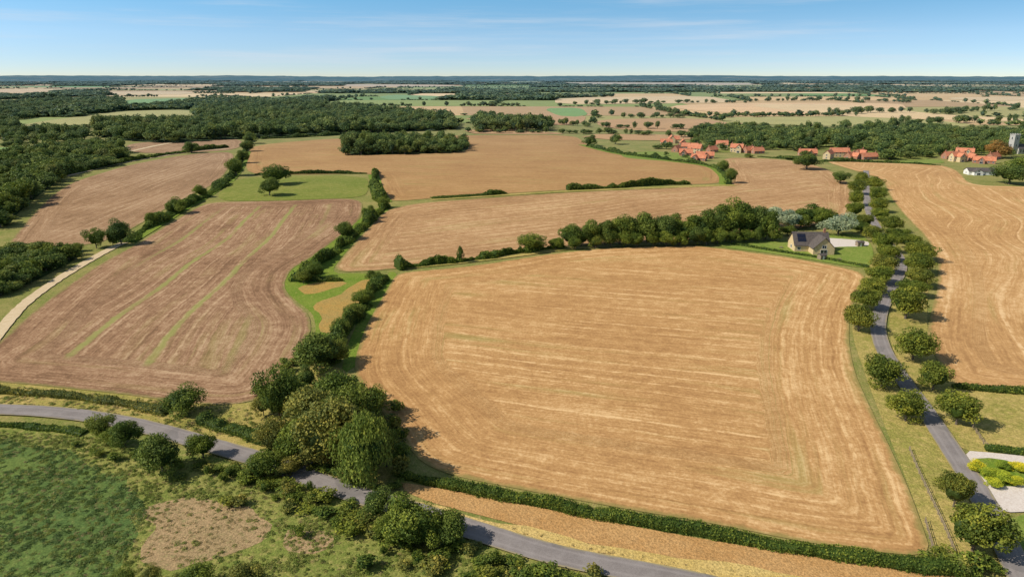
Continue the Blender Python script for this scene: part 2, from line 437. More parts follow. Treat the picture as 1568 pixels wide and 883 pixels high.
def hedge(name, pix, width, height, mat=None, seed=0, dens=None, rough=.3, leaf=None):
    mat = mat or LEAF
    Y = np.mean([depth(p[1]) for p in pix])
    leaf = leaf or max(.2, Y/1000.); dens = dens or min(9., 1.2/(leaf*leaf))
    c = line(pix, 1.5 if Y < 350 else 4.0)
    rng = rs(seed); k = len(c)
    d = np.gradient(c, axis=0); d /= np.linalg.norm(d, axis=1, keepdims=True); nrm = np.stack([-d[:, 1], d[:, 0]], 1)
    def sm(a, n=5):
        return np.convolve(np.pad(a, n, mode='edge'), np.ones(n)/n, 'same')[n:-n]
    hh = height*(1+rough*sm(rng.uniform(-1, 1, k), 5)*2.2+rough*.3*rng.uniform(-1, 1, k)); ww = width*(1+rough*sm(rng.uniform(-1, 1, k), 5)*2.0+rough*.2*rng.uniform(-1, 1, k))
    hh = np.maximum(hh, height*.3); ww = np.maximum(ww, width*.4)
    hh[0] *= .6; hh[-1] *= .6
    prof = [(-.5, 0), (-.52, .55), (-.36, .93), (0, 1.0), (.36, .93), (.52, .55), (.5, 0)]
    V = []
    for o, zz in prof:
        V.append(np.column_stack([c+nrm*(ww*o)[:, None], hh*zz-.02]))
    V = np.stack(V, 1); m = len(prof)
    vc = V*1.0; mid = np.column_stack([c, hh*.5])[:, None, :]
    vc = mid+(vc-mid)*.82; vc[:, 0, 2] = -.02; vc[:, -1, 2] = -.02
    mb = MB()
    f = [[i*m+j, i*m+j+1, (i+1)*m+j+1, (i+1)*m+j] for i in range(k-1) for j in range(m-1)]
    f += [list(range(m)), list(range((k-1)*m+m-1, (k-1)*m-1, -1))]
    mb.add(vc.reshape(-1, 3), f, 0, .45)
    L = np.sum(np.linalg.norm(np.diff(c, axis=0), axis=1)); n = int(L*(width+2*height)*dens)
    i = rng.randint(0, k-1, n); u = rng.uniform(0, 1, n)[:, None]; j = rng.randint(0, m-1, n); w = rng.uniform(0, 1, n)[:, None]
    A = V[i, j]*(1-w)+V[i, j+1]*w; B = V[i+1, j]*(1-w)+V[i+1, j+1]*w
    P = A*(1-u)+B*u
    cc = np.column_stack([c[i], hh[i]*.4])
    N = P-cc; N /= np.linalg.norm(N, axis=1, keepdims=True)
    lum = np.sin(P[:, 0]*1.7+P[:, 1]*.9)*np.sin(P[:, 1]*1.5-P[:, 0]*.6+P[:, 2])
    P = P+N*(rng.uniform(-.12, .2, n)+.16*lum)[:, None]*height*.5
    P[:, 2] = np.maximum(P[:, 2], .05)
    cl = .92+.22*np.sin(i*.35+seed)*np.sin(i*.13)+.2*lum
    v, ff = quads(P, N+rng.randn(n, 3)*.6, leaf*rng.uniform(.6, 1.3, n), rng)
    mb.add(v, ff, 0, cl*rng.uniform(.65, 1.35, n))
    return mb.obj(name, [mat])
rngT = random.Random(5)
def tree(x, yt, yb, w, kind='n', name=None):
    ybb = yb-.10*(yb-yt)
    X, Y = G(x, ybb); t = depth(ybb)
    wm = w/F*t; h = hgt(yt, Y+wm*.2)
    h = max(h*.97, wm*.6)
    if kind == 'l':
        s_ = rngT.uniform(.88, 1.08); wm *= s_; h *= rngT.uniform(.92, 1.08)
    lst = NEARV[kind]
    k = rngT.uniform(.9, 1.1)
    o = add_obj(name or TNAME[kind], rngT.choice(lst), (X, Y, 0), rngT.uniform(0, 6.28), (wm*1.06*k, wm*1.06/k, h))
    return o
def wood_pts(pix, sp, w, h, seed, keep=1.0, avoid=(), world=None, ra=13):
    P = W(pix) if world is None else np.array(world)
    mn, mx = P.min(0), P.max(0); rng = rs(seed)
    gx, gy = np.meshgrid(np.arange(mn[0], mx[0], sp), np.arange(mn[1], mx[1], sp*.9))
    Q = np.stack([gx.ravel(), gy.ravel()], 1)+rng.uniform(-.45, .45, (gx.size, 2))*sp
    Q = Q[inside(Q, P)]; Q = Q[rng.uniform(size=len(Q)) < keep]
    for a in avoid:
        if len(Q): Q = Q[np.linalg.norm(Q-np.array(a), axis=1) > ra]
    n = len(Q)
    if n == 0: return np.zeros((0, 5))
    stand = 1+.3*np.sin(Q[:, 0]*.021+seed)*np.sin(Q[:, 1]*.017+seed*2)
    ww = w*rng.uniform(.6, 1.4, n); hh = h*rng.uniform(.6, 1.3, n)*stand
    return np.column_stack([Q, np.zeros(n), ww, hh])
def row_pts(pix, sp, w, h, seed, keep=1.0, jit=2.0):
    c = line(pix, sp, 1); rng = rs(seed); n = len(c)
    c = c+rng.randn(n, 2)*jit; k = rng.uniform(size=n) < keep; c = c[k]; n = len(c)
    return np.column_stack([c, np.zeros(n), w*rng.uniform(.5, 1.45, n), h*rng.uniform(.5, 1.35, n)])

# ------------------------------------------------------------------ ground
def ang(a, b):
    A, B = np.array(G(*a)), np.array(G(*b)); d = B-A; return math.atan2(d[1], d[0])
GRASS = grass_mat('meadow_grass', (.19, .21, .05), (.32, .27, .09), (.4, .31, .13))
mb = MB(); rings = [0, 60, 150, 300, 500, 800, 1300, 2200, 4000, 7000, 12000, 20000, 34000, 60000]; sg = 48
vv = [(0, 150, 0)]
for r in rings[1:]:
    for i in range(sg):
        a = 2*math.pi*i/sg; vv.append((r*math.cos(a), 150+r*math.sin(a), 0))
ff = [[0, 1+i, 1+(i+1) % sg] for i in range(sg)]
for k in range(len(rings)-2):
    for i in range(sg):
        a = 1+k*sg+i; b = 1+k*sg+(i+1) % sg; ff.append([a, a+sg, b+sg, b])
mb.add(vv, ff); mb.obj('ground', [GRASS])

TAN = dict(dark=(.35, .182, .07), mid=(.51, .285, .112), light=(.74, .485, .235))
M1 = field_mat('stubble_main', ang=ang((700, 590), (1180, 650)), head=24, period=5.6, swath=.5, warp=6, green=.5, contrast=.85, n1k=.6, **TAN)
ML1 = field_mat('stubble_brown', (.19, .105, .056), (.33, .19, .104), (.51, .34, .2), ang((215, 530), (440, 310)), 18, 6.5, .4, 10, tram=23, tramcol=(.30, .30, .09), green=.4, contrast=1.0)
ML2 = field_mat('stubble_brown_north', (.22, .13, .066), (.35, .21, .112), (.5, .34, .2), ang((60, 350), (330, 250)), 14, 6, .5, 8, contrast=.9)
MU1 = field_mat('stubble_north', (.30, .162, .065), (.42, .238, .095), (.53, .325, .145), ang((420, 250), (1000, 262)), 18, 10, .22, 20, green=.5, contrast=.8)
MU2 = field_mat('stubble_mid', (.30, .168, .075), (.445, .255, .118), (.63, .42, .22), ang((560, 390), (1250, 300)), 16, 7, .55, 14, green=.35, contrast=.95)
MR1 = field_mat('stubble_east', (.38, .205, .082), (.54, .308, .125), (.74, .49, .25), ang((1530, 590), (1440, 340)), 14, 9, .45, 30, contrast=.85, green=.3)
MG = grass_mat('pasture_grass', (.17, .205, .035), (.25, .25, .055), (.34, .3, .1), .03, .3)
MLAWN = grass_mat('lawn_grass', (.17, .235, .04), (.23, .27, .055), (.32, .3, .1), .1, .8, .2)
MBRIGHT = grass_mat('margin_grass', (.14, .22, .025), (.21, .26, .04), (.32, .29, .08), .08, .8)
MDRY = grass_mat('dry_grass', (.54, .38, .12), (.62, .44, .165), (.40, .31, .1), .06, .7)
MDRYG = grass_mat('verge_grass', (.28, .255, .06), (.45, .34, .11), (.54, .4, .15), .05, .5)
MSOIL = grass_mat('dry_soil', (.46, .25, .09), (.53, .31, .125), (.40, .23, .085), .08, .8)
MORANGE = grass_mat('rank_grass', (.44, .27, .075), (.38, .26, .085), (.26, .24, .06), .07, .5)
MSCRUB = grass_mat('scrub_ground', (.16, .2, .04), (.29, .27, .075), (.4, .31, .12), .05, .6)
MSCRUBD = grass_mat('scrub_ground_deep', (.09, .145, .04), (.14, .19, .045), (.2, .23, .07), .05, .6)
MBROWN = grass_mat('trampled_ground', (.4, .27, .14), (.34, .24, .12), (.25, .24, .09), .08, .8)
MTRACK = simple_mat('sandy_track', (.55, .41, .23), (.66, .51, .32), .8)
MGRAVEL = simple_mat('pale_gravel', (.58, .49, .41), (.72, .64, .56), 2.5)
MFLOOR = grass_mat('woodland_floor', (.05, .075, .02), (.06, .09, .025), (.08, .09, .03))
def road_mat(name, a, b):
    mt, t = new_mat(name)
    g = t.n('ShaderNodeNewGeometry').outputs['Position']
    e = t.n('ShaderNodeAttribute', attribute_name='edge').outputs['Fac']
    n1 = t.noise(g, .25, 4); n2 = t.noise(g, 4, 3)
    col = t.mix(t.mr(t.m('ADD', t.m('MULTIPLY', n1, .6), t.m('MULTIPLY', n2, .4)), .35, .65), a, b)
    tr = t.mr(t.m('ABSOLUTE', t.m('SUBTRACT', e, 1.3)), 0, .5, .35, 0)
    col = t.mix(tr, col, (b[0]*1.25, b[1]*1.25, b[2]*1.25))
    ed = t.mr(t.m('ADD', e, t.m('MULTIPLY', t.m('SUBTRACT', n1, .5), 1.1)), 0, .5, .9, 0)
    col = t.mix(ed, col, (.34, .28, .15))
    pt = t.mr(t.noise(g, .11, 1.0), .6, .63, 0, .35)
    col = t.mix(pt, col, (.12, .115, .11))
    finish(t, col, .9, .1, n2, .2, .03)
    return mt
MROAD = road_mat('asphalt', (.215, .185, .17), (.285, .25, .23))

area('grass_verge', [(-60, 560), (0, 585), (200, 602), (380, 622), (405, 608), (470, 560), (530, 560), (560, 620), (620, 720), (560, 757), (430, 710), (320, 676), (200, 644), (0, 622), (-60, 620)], MDRYG, 6)
area('meadow', [(-160, 650), (0, 648), (130, 655), (250, 680), (330, 700), (430, 728), (560, 778), (720, 828), (880, 875), (960, 900), (900, 1000), (-160, 1000)], MSCRUB, 6)
area('meadow', [(-160, 680), (0, 670), (110, 690), (200, 745), (230, 775), (190, 850), (150, 940), (-160, 980)], MSCRUBD, 6, wob=1)
area('bare_patch', [(225, 775), (300, 765), (385, 775), (415, 800), (395, 835), (330, 855), (270, 875), (210, 868), (205, 835), (235, 805)], MBROWN, 2, wob=.7)
area('bare_patch', [(430, 810), (500, 815), (520, 835), (470, 845), (425, 830)], MBROWN, 2, wob=.6)
area('green_margin', [(600, 412), (612, 425), (588, 470), (562, 520), (548, 560), (520, 575), (535, 520), (560, 470), (585, 430)], MBRIGHT, 4)
area('green_margin', [(430, 440), (440, 412), (480, 392), (545, 340), (575, 318), (600, 318), (560, 352), (530, 385), (503, 420), (560, 418), (585, 425), (560, 470), (530, 520), (500, 545), (465, 555), (485, 510), (480, 480), (455, 462)], MBRIGHT, 5)
area('rank_grass', [(482, 462), (520, 452), (560, 425), (575, 430), (550, 465), (520, 505), (492, 515), (488, 480)], MORANGE, 4, wob=.6)
area('rank_grass', [(455, 440), (480, 433), (535, 430), (520, 440), (480, 450), (465, 452)], MORANGE, 4, wob=.4)
area('dry_soil_strip', [(592, 735), (660, 745), (800, 772), (1000, 812), (1200, 846), (1400, 872), (1560, 892), (1560, 940), (1200, 900), (960, 848), (780, 800), (640, 765)], MSOIL, 6)
area('dry_grass_verge', [(575, 757), (640, 768), (720, 788), (860, 822), (1000, 848), (1200, 876), (1400, 905), (1500, 925), (1400, 1000), (1150, 910), (1000, 878), (880, 852), (760, 815), (640, 780)], MDRY, 4, wob=.4)
area('avenue_verge', [(1325, 420), (1300, 500), (1330, 590), (1390, 740), (1430, 850), (1560, 900), (1530, 800), (1440, 650), (1380, 575), (1350, 520), (1352, 470), (1380, 420), (1345, 380)], MDRYG, 6)
area('avenue_verge', [(1390, 420), (1360, 480), (1365, 540), (1420, 610), (1475, 700), (1560, 700), (1700, 710), (1700, 600), (1560, 597), (1450, 590), (1420, 520), (1420, 450), (1425, 400)], MDRYG, 6)
area('paddock', [(1478, 602), (1568, 604), (1750, 620), (1750, 705), (1568, 690), (1510, 682), (1490, 650)], MDRYG, 6)
area('stubble_field', [(607, 419), (640, 415), (700, 410), (760, 402), (850, 388), (930, 380), (1060, 376), (1100, 380), (1200, 393), (1290, 409), (1326, 420), (1318, 440), (1302, 475), (1299, 520), (1308, 570), (1335, 630), (1365, 690), (1392, 750), (1412, 805), (1428, 853), (1350, 846), (1240, 832), (1100, 803), (950, 778), (800, 750), (690, 728), (645, 708), (622, 680), (598, 645), (568, 610), (545, 580), (543, 550), (560, 500), (580, 465), (592, 445)], M1, 3, 2)
area('stubble_field', [(-60, 560), (0, 525), (45, 482), (100, 440), (160, 400), (210, 374), (260, 342), (312, 312), (350, 309), (430, 308), (530, 304), (556, 308), (553, 335), (520, 362), (480, 393), (445, 412), (433, 438), (450, 462), (474, 482), (477, 510), (455, 550), (430, 592), (405, 610), (350, 621), (280, 617), (200, 605), (100, 594), (0, 585), (-60, 582)], ML1, 3.5)
area('stubble_field', [(8, 380), (40, 340), (78, 300), (115, 277), (200, 252), (290, 236), (362, 232), (348, 262), (330, 282), (285, 302), (240, 328), (200, 352), (150, 374), (90, 378), (15, 384)], ML2, 6)
area('pasture', [(352, 278), (385, 271), (450, 270), (563, 270), (565, 290), (557, 303), (440, 307), (325, 309)], MG, 6)
area('stubble_field', [(385, 222), (530, 211), (720, 207), (880, 207), (900, 222), (940, 234), (1000, 242), (1085, 252), (1106, 262), (1108, 281), (1050, 283), (960, 286), (870, 291), (770, 297), (660, 304), (605, 309), (585, 303), (574, 268), (560, 266), (440, 268), (376, 266), (378, 242)], MU1, 7)
area('stubble_field', [(590, 322), (640, 311), (780, 301), (870, 295), (1060, 287), (1125, 284), (1115, 258), (1105, 241), (1200, 244), (1262, 256), (1302, 280), (1302, 300), (1308, 330), (1250, 345), (1200, 355), (1050, 368), (870, 376), (800, 390), (700, 402), (610, 412), (506, 419), (530, 388), (562, 352)], MU2, 5)
area('stubble_field', [(1256, 246), (1350, 250), (1440, 252), (1468, 262), (1485, 284), (1568, 286), (1760, 292), (1960, 620), (1700, 610), (1568, 600), (1452, 592), (1440, 560), (1418, 520), (1425, 480), (1436, 440), (1437, 400), (1420, 365), (1385, 330), (1362, 300), (1352, 275), (1310, 262)], MR1, 6)
area('stubble_field', [(190, 220), (300, 213), (371, 213), (370, 226), (340, 232), (200, 236)], ML2, 12)
area('cottage_garden_lawn', [(1085, 376), (1110, 368), (1200, 370), (1215, 360), (1320, 358), (1338, 380), (1335, 412), (1280, 405), (1200, 391)], MLAWN, 5)
area('gravel_yard', [(1250, 364), (1290, 366), (1332, 370), (1330, 378), (1290, 378), (1262, 380), (1250, 374)], MGRAVEL, 4)
area('village_green', [(950, 236), (1000, 231), (1075, 240), (1085, 249), (1000, 246), (955, 242)], MLAWN, 10)
area('village_green', [(1370, 244), (1440, 244), (1450, 251), (1380, 250)], MLAWN, 10)
area('gravel_driveway', [(1468, 690), (1520, 694), (1568, 699), (1720, 715), (1720, 800), (1568, 782), (1528, 788), (1516, 775), (1508, 745), (1490, 718)], MGRAVEL, 4)
area('garden_bed', [(1482, 704), (1520, 701), (1568, 712), (1580, 735), (1560, 746), (1525, 746), (1498, 728)], MBRIGHT, 3)
area('lawn', [(1538, 800), (1560, 786), (1600, 790), (1760, 830), (1760, 900), (1570, 870)], MLAWN, 5)

strip('road', [(-150, 620), (-60, 625), (0, 628), (60, 630), (130, 637), (200, 649), (260, 664), (320, 682), (370, 696), (430, 715), (490, 739), (560, 763), (640, 785), (720, 811), (800, 837), (870, 856), (960, 873), (1050, 890), (1200, 925), (1400, 990)], 5.4, MROAD, z=.38)
strip('avenue_road', [(1326, 262), (1326, 290), (1327, 310), (1332, 330), (1350, 362), (1376, 392), (1381, 412), (1366, 440), (1348, 475), (1343, 505), (1352, 537), (1378, 577), (1410, 620), (1440, 665), (1466, 705), (1492, 745), (1517, 790), (1542, 840), (1566, 890), (1600, 960)], 4.8, MROAD, z=.42)
strip('sandy_track', [(-60, 590), (0, 508), (35, 466), (90, 427), (140, 397), (185, 373), (215, 364)], 4.2, MTRACK, jit=.12)
strip('sandy_track', [(95, 272), (150, 258), (200, 247), (300, 231), (350, 228)], 5, MTRACK, jit=.15)
strip('sandy_track', [(200, 232), (245, 222), (300, 213), (335, 208)], 6, MTRACK, jit=.15)
strip('green_margin', [(378, 232), (368, 255), (352, 277), (312, 302), (270, 325), (235, 347), (200, 368)], 9, MBRIGHT)
strip('green_margin', [(572, 268), (578, 290), (590, 310)], 9, MBRIGHT)
strip('green_margin', [(890, 222), (940, 235), (1000, 244), (1090, 254), (1110, 270), (1110, 284)], 9, MBRIGHT)
strip('green_margin', [(610, 411), (700, 403), (790, 392), (860, 382), (940, 376), (1080, 373)], 5, MDRYG)
strip('green_margin', [(660, 306), (770, 299), (870, 293), (1055, 286), (1125, 284)], 7, MDRYG)

# ------------------------------------------------------------------ hedges
hedge('clipped_hedge', [(606, 727), (660, 740), (760, 760), (880, 784), (1000, 806), (1100, 822), (1200, 840), (1300, 854), (1400, 870), (1500, 884)], 2.4, 2.0, seed=1, leaf=.17, dens=18, rough=.35)
hedge('hedge', [(585, 425), (572, 445), (550, 475), (530, 510), (505, 540)], 5.0, 3.8, seed=2, rough=.8, leaf=.3, dens=8)
hedge('hedge', [(590, 318), (560, 345), (520, 380), (485, 408), (458, 432)], 4.0, 3.0, seed=3, rough=.9)
hedge('hedge', [(458, 432), (490, 430), (525, 430)], 2.6, 1.8, seed=4, rough=.8)
hedge('hedge', [(-40, 596), (0, 601), (100, 607), (200, 620), (255, 634)], 2.2, 1.7, seed=5, leaf=.2, dens=10, mat=LEAFO, rough=.5)
hedge('hedge', [(310, 645), (360, 662), (410, 678)], 2.8, 2.0, seed=6, leaf=.2, dens=10, rough=.7)
hedge('hedge', [(-60, 648), (0, 652), (60, 656), (130, 664)], 1.8, 1.3, seed=7, leaf=.2, dens=10, rough=.5)
hedge('hedge', [(608, 412), (650, 406), (700, 402), (760, 393), (810, 386), (860, 378)], 3.6, 2.6, seed=8, rough=.9)
hedge('hedge', [(660, 304), (710, 301), (776, 297)], 4, 3.0, seed=9, rough=.9)
hedge('hedge', [(868, 291), (940, 288), (1000, 284), (1055, 282)], 4, 3.6, seed=10, rough=.9)
hedge('hedge', [(576, 262), (572, 280), (578, 300), (590, 318)], 4.5, 4, seed=11, rough=1.0)
hedge('hedge', [(390, 268), (440, 267), (500, 266), (562, 266)], 3, 2.4, seed=12, rough=.7)
hedge('hedge', [(383, 215), (372, 240), (358, 268), (330, 292), (300, 308), (260, 330), (225, 350), (190, 372)], 4.5, 3.2, seed=13, rough=1.1)
hedge('hedge', [(900, 224), (950, 236), (1000, 243), (1085, 253), (1108, 264), (1115, 283)], 4, 3, seed=14, rough=.9)
hedge('hedge', [(400, 213), (450, 211), (520, 207)], 5, 4, seed=15, rough=.8)
hedge('hedge', [(1458, 593), (1500, 597), (1568, 602), (1700, 614)], 2.2, 1.8, seed=16, leaf=.25)
hedge('hedge', [(1120, 374), (1180, 384), (1260, 396), (1330, 410)], 1.5, 1.1, seed=17)
hedge('hedge', [(1508, 688), (1540, 693), (1620, 702)], 1.8, 1.4, seed=18, leaf=.2)
hedge('hedge', [(1160, 240), (1240, 247), (1300, 248), (1380, 250), (1440, 254)], 3, 2, seed=19, rough=.9)
hedge('hedge', [(100, 268), (200, 246), (290, 232), (350, 226)], 4, 2.8, seed=20, rough=.9)

# ------------------------------------------------------------------ trees
for a in [(157, 633, 674, 38), (192, 640, 687, 44, 'd'), (172, 652, 684, 30), (250, 662, 730, 64, 'd'), (312, 662, 705, 40), (405, 684, 733, 54),
          (281, 592, 640, 58), (577, 747, 800, 50, 'd'), (628, 757, 838, 78), (685, 779, 838, 60, 'd'), (655, 778, 842, 50), (600, 785, 835, 40), (380, 854, 912, 56, 'o'),
          (300, 864, 908, 50), (190, 872, 908, 42), (232, 866, 902, 28, 'o'),
          (430, 562, 662, 52, 'd'), (455, 572, 645, 66), (490, 509, 572, 70, 'd'), (520, 566, 655, 80), (482, 588, 685, 82, 'o'), (455, 636, 712, 70, 'n'),
          (502, 612, 722, 96, 'o'), (540, 592, 690, 78, 'n'), (508, 645, 718, 56, 'a'), (563, 625, 748, 90, 'w'), (424, 640, 700, 50, 'o'), (478, 655, 722, 58, 'o'),
          (592, 645, 722, 40, 'd'), (440, 700, 732, 34, 'o'), (404, 602, 640, 28, 'o'), (515, 520, 560, 40, 'n'), (465, 600, 660, 44, 'o'), (545, 640, 720, 50, 'n'), (500, 575, 640, 44, 'n'),
          (418, 590, 640, 34, 'n'), (470, 560, 600, 36, 'd'), (570, 590, 640, 36, 'n'),
          (423, 253, 286, 38, 'd'), (413, 271, 303, 32, 'd'), (362, 243, 272, 26), (372, 230, 252, 20), (378, 216, 234, 20), (384, 203, 222, 20),
          (308, 283, 304, 20), (270, 303, 330, 28), (234, 325, 347, 18), (148, 350, 383, 28), (186, 337, 379, 34, 'd'), (293, 217, 236, 24), (173, 352, 378, 18),
          (530, 340, 370, 26), (565, 315, 337, 22), (588, 302, 320, 18), (813, 358, 388, 40), (705, 374, 405, 13, 'c'), (480, 402, 430, 30), (465, 412, 436, 24),
          (573, 413, 432, 20), (556, 444, 470, 32), (543, 465, 495, 28), (525, 487, 520, 30), (851, 364, 384, 22),
          (903, 207, 226, 22), (942, 205, 223, 18), (1120, 258, 283, 18), (1108, 246, 266, 16), (1235, 232, 263, 36, 'd'), (1287, 263, 283, 26, 'd'), (1545, 253, 285, 46, 'd'), (1560, 238, 270, 40),
          (1530, 216, 245, 34, 'a')]:
    tree(*a)
for a in [(872, 342, 382, 34, 'd'), (890, 350, 381, 28), (904, 338, 381, 36), (926, 336, 380, 38, 'd'), (948, 333, 379, 36), (966, 330, 378, 42), (990, 324, 378, 42, 'd'), (1012, 329, 378, 38, 'd'), (1030, 328, 376, 34), (1050, 331, 377, 42),
          (1075, 322, 376, 46), (1092, 320, 374, 36, 'd'), (1112, 314, 373, 46), (1134, 306, 370, 52, 'n'), (1152, 316, 369, 42, 'd'), (1172, 322, 371, 40, 'n'), (1190, 316, 352, 40, 's'),
          (1212, 322, 354, 36, 's'), (1238, 313, 350, 44, 'd'), (1225, 328, 352, 30), (1262, 318, 353, 34, 'n'), (1283, 326, 364, 46, 's'), (1303, 328, 352, 28, 'n'), (1065, 348, 379, 26, 'd'), (1098, 350, 377, 26, 'n'), (1160, 346, 372, 24, 'd'), (935, 352, 381, 24, 'd'), (1020, 352, 380, 26),
          (1318, 338, 358, 22), (1205, 345, 362, 24), (1185, 352, 372, 20), (975, 356, 381, 22), (912, 358, 383, 20), (880, 362, 384, 22), (958, 354, 381, 24), (1000, 356, 380, 22), (1040, 354, 379, 24), (1082, 352, 378, 24), (1120, 350, 375, 26), (1142, 350, 373, 24)]:
    tree(*a)
for a in [(1317, 264, 286, 20), (1312, 275, 301, 24), (1309, 292, 318, 24), (1308, 308, 336, 26), (1321, 326, 356, 30), (1335, 342, 373, 30), (1352, 356, 390, 34), (1358, 372, 404, 38),
          (1352, 390, 422, 38), (1346, 406, 438, 38), (1337, 422, 454, 40), (1326, 440, 478, 40), (1314, 466, 512, 40), (1350, 543, 598, 56), (1386, 596, 650, 56), (1460, 722, 782, 52), (1489, 765, 852, 84),
          (1338, 271, 293, 22), (1342, 286, 311, 24), (1345, 302, 328, 26), (1347, 317, 340, 28), (1364, 331, 358, 32), (1374, 347, 374, 34), (1392, 357, 384, 36), (1409, 369, 402, 40),
          (1407, 387, 422, 40), (1405, 406, 442, 42), (1396, 424, 458, 42), (1386, 438, 494, 56), (1397, 503, 557, 56), (1428, 550, 602, 48), (1464, 598, 656, 58)]:
    tree(*a, kind='l')
for a in [(1495, 702, 722, 26), (1512, 706, 730, 28), (1532, 712, 738, 30), (1550, 720, 742, 26), (1535, 704, 718, 22), (1520, 728, 746, 24), (1558, 708, 722, 24)]:
    X, Y = G(a[0], a[2]); wm = a[3]/F*depth(a[2])
    add_obj('golden_shrub', NEARV['y'][a[0] % 2], (X, Y, 0), a[0], (wm, wm, wm*.62))

# woods (each mass is one object)
H_PX = [(1020, 224), (1036, 232), (1050, 238), (1064, 234), (1079, 242), (1046, 222), (1128, 233), (1160, 235), (1236, 238), (1268, 243), (1302, 243), (1330, 244), (1466, 247), (1488, 246), (1506, 250), (1105, 228), (1146, 234), (1090, 233),
        (1028, 219), (1056, 228), (1070, 246), (1284, 240), (1316, 238), (1456, 243), (1476, 240), (1520, 244)]
HW = [G(*p) for p in H_PX]+[G(1549, 236), G(1500, 266)]
def wood(name, polys, coll=MIDC, seed=0, **kw):
    pts = []
    for i, (pix, sp, w, h) in enumerate(polys):
        pts.append(wood_pts(pix, sp, w, h, seed+i, **kw))
    scatter(name, coll, np.concatenate(pts), seed)
Wp1 = [(150, 212), (250, 220), (380, 212), (520, 206), (700, 199), (690, 185), (600, 172), (500, 164), (400, 162), (320, 166), (300, 186), (150, 197)]
Wv = [(1050, 212), (1130, 196), (1300, 205), (1420, 200), (1568, 205), (1750, 212), (1750, 250), (1568, 238), (1450, 236), (1400, 249), (1345, 244), (1330, 232), (1240, 230), (1200, 230), (1150, 226), (1100, 238), (1080, 220)]
Wa = [(60, 278), (110, 267), (160, 257), (200, 243), (185, 226), (90, 226), (60, 240)]
Wb = [(8, 350), (22, 332), (58, 300), (92, 275), (60, 246), (-60, 246), (-160, 350)]
Wc = [(-10, 456), (20, 450), (70, 422), (120, 396), (148, 384), (20, 386), (-80, 386), (-120, 480)]
Wcop = [(528, 238), (620, 237), (716, 233), (718, 222), (640, 219), (528, 223)]
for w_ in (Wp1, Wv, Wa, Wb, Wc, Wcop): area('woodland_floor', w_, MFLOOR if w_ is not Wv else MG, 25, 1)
wood('woodland', [(Wp1, 14, 18, 15)], seed=20, keep=.88)
wood('copse', [(Wcop, 9, 12, 12.5)], seed=21)
wood('woodland', [(Wa, 11, 14, 12)], seed=22, keep=.9)
wood('woodland', [(Wb, 10, 13, 12)], seed=23, keep=.92)
wood('thicket', [(Wc, 5, 7, 5)], seed=24)
wood('village_trees', [(Wv, 15, 15, 12)], seed=25, keep=.76, avoid=HW, ra=14)
wood('woodland', [([(730, 202), (845, 202), (842, 188), (760, 184), (728, 188)], 15, 17, 15)], seed=26)
wood('woodland', [([(0, 190), (28, 188), (30, 200), (120, 205), (140, 222), (60, 222), (0, 222)], 16, 16, 12)], seed=27, keep=.6)
wood('woodland', [([(-60, 185), (30, 184), (100, 172), (190, 165), (180, 156), (100, 158), (-60, 165)], 17, 18, 15)], seed=28)
rp = [row_pts(p, s, w, h, 60+i, k, j) for i, (p, s, w, h, k, j) in enumerate([
    ([(720, 203), (840, 204), (900, 205), (1000, 207), (1060, 212)], 11, 11, 8, .8, 3),
    ([(850, 190), (920, 196), (1000, 197), (1130, 199)], 12, 12, 9, .85, 4),
    ([(900, 181), (1000, 181), (1080, 180), (1300, 178)], 14, 14, 9, .8, 5),
    ([(890, 161), (1000, 158), (1140, 158)], 18, 18, 12, .9, 8),
    ([(1140, 156), (1300, 154), (1400, 158)], 18, 18, 13, .95, 10),
    ([(1268, 196), (1350, 196), (1430, 194)], 12, 14, 12, .85, 5),
    ([(1270, 177), (1350, 172), (1440, 174)], 16, 17, 13, .85, 8),
    ([(0, 226), (60, 224), (140, 222), (190, 218)], 10, 10, 8, .8, 4),
    ([(0, 205), (80, 204), (150, 200)], 12, 12, 10, .8, 4),
    ([(0, 250), (60, 246), (110, 240)], 9, 10, 8, .8, 4),
    ([(1120, 238), (1180, 243), (1240, 246)], 9, 7, 5, .6, 3),
    ([(990, 236), (1030, 240), (1080, 244)], 12, 6, 4, .7, 4),
    ([(1385, 190), (1500, 188), (1620, 190)], 13, 15, 12, .9, 7),
    ([(1430, 176), (1500, 170), (1568, 168)], 16, 17, 13, .9, 9),
    ([(215, 168), (260, 160), (303, 159)], 18, 18, 13, .95, 8),
    ([(1005, 163), (1012, 172), (1060, 178)], 18, 14, 10, .8, 6),
    ([(1010, 228), (1040, 224), (1070, 228), (1100, 236)], 9, 10, 9, .8, 7),
    ([(1100, 226), (1170, 228), (1240, 232)], 8, 11, 10, .8, 6),
    ([(1440, 238), (1480, 236), (1530, 240)], 9, 12, 10, .8, 6),
])]
rp = np.concatenate(rp)
for h_ in HW: rp = rp[np.linalg.norm(rp[:, :2]-np.array(h_), axis=1) > 12]
scatter('hedgerow_trees', MIDC, rp, 9)

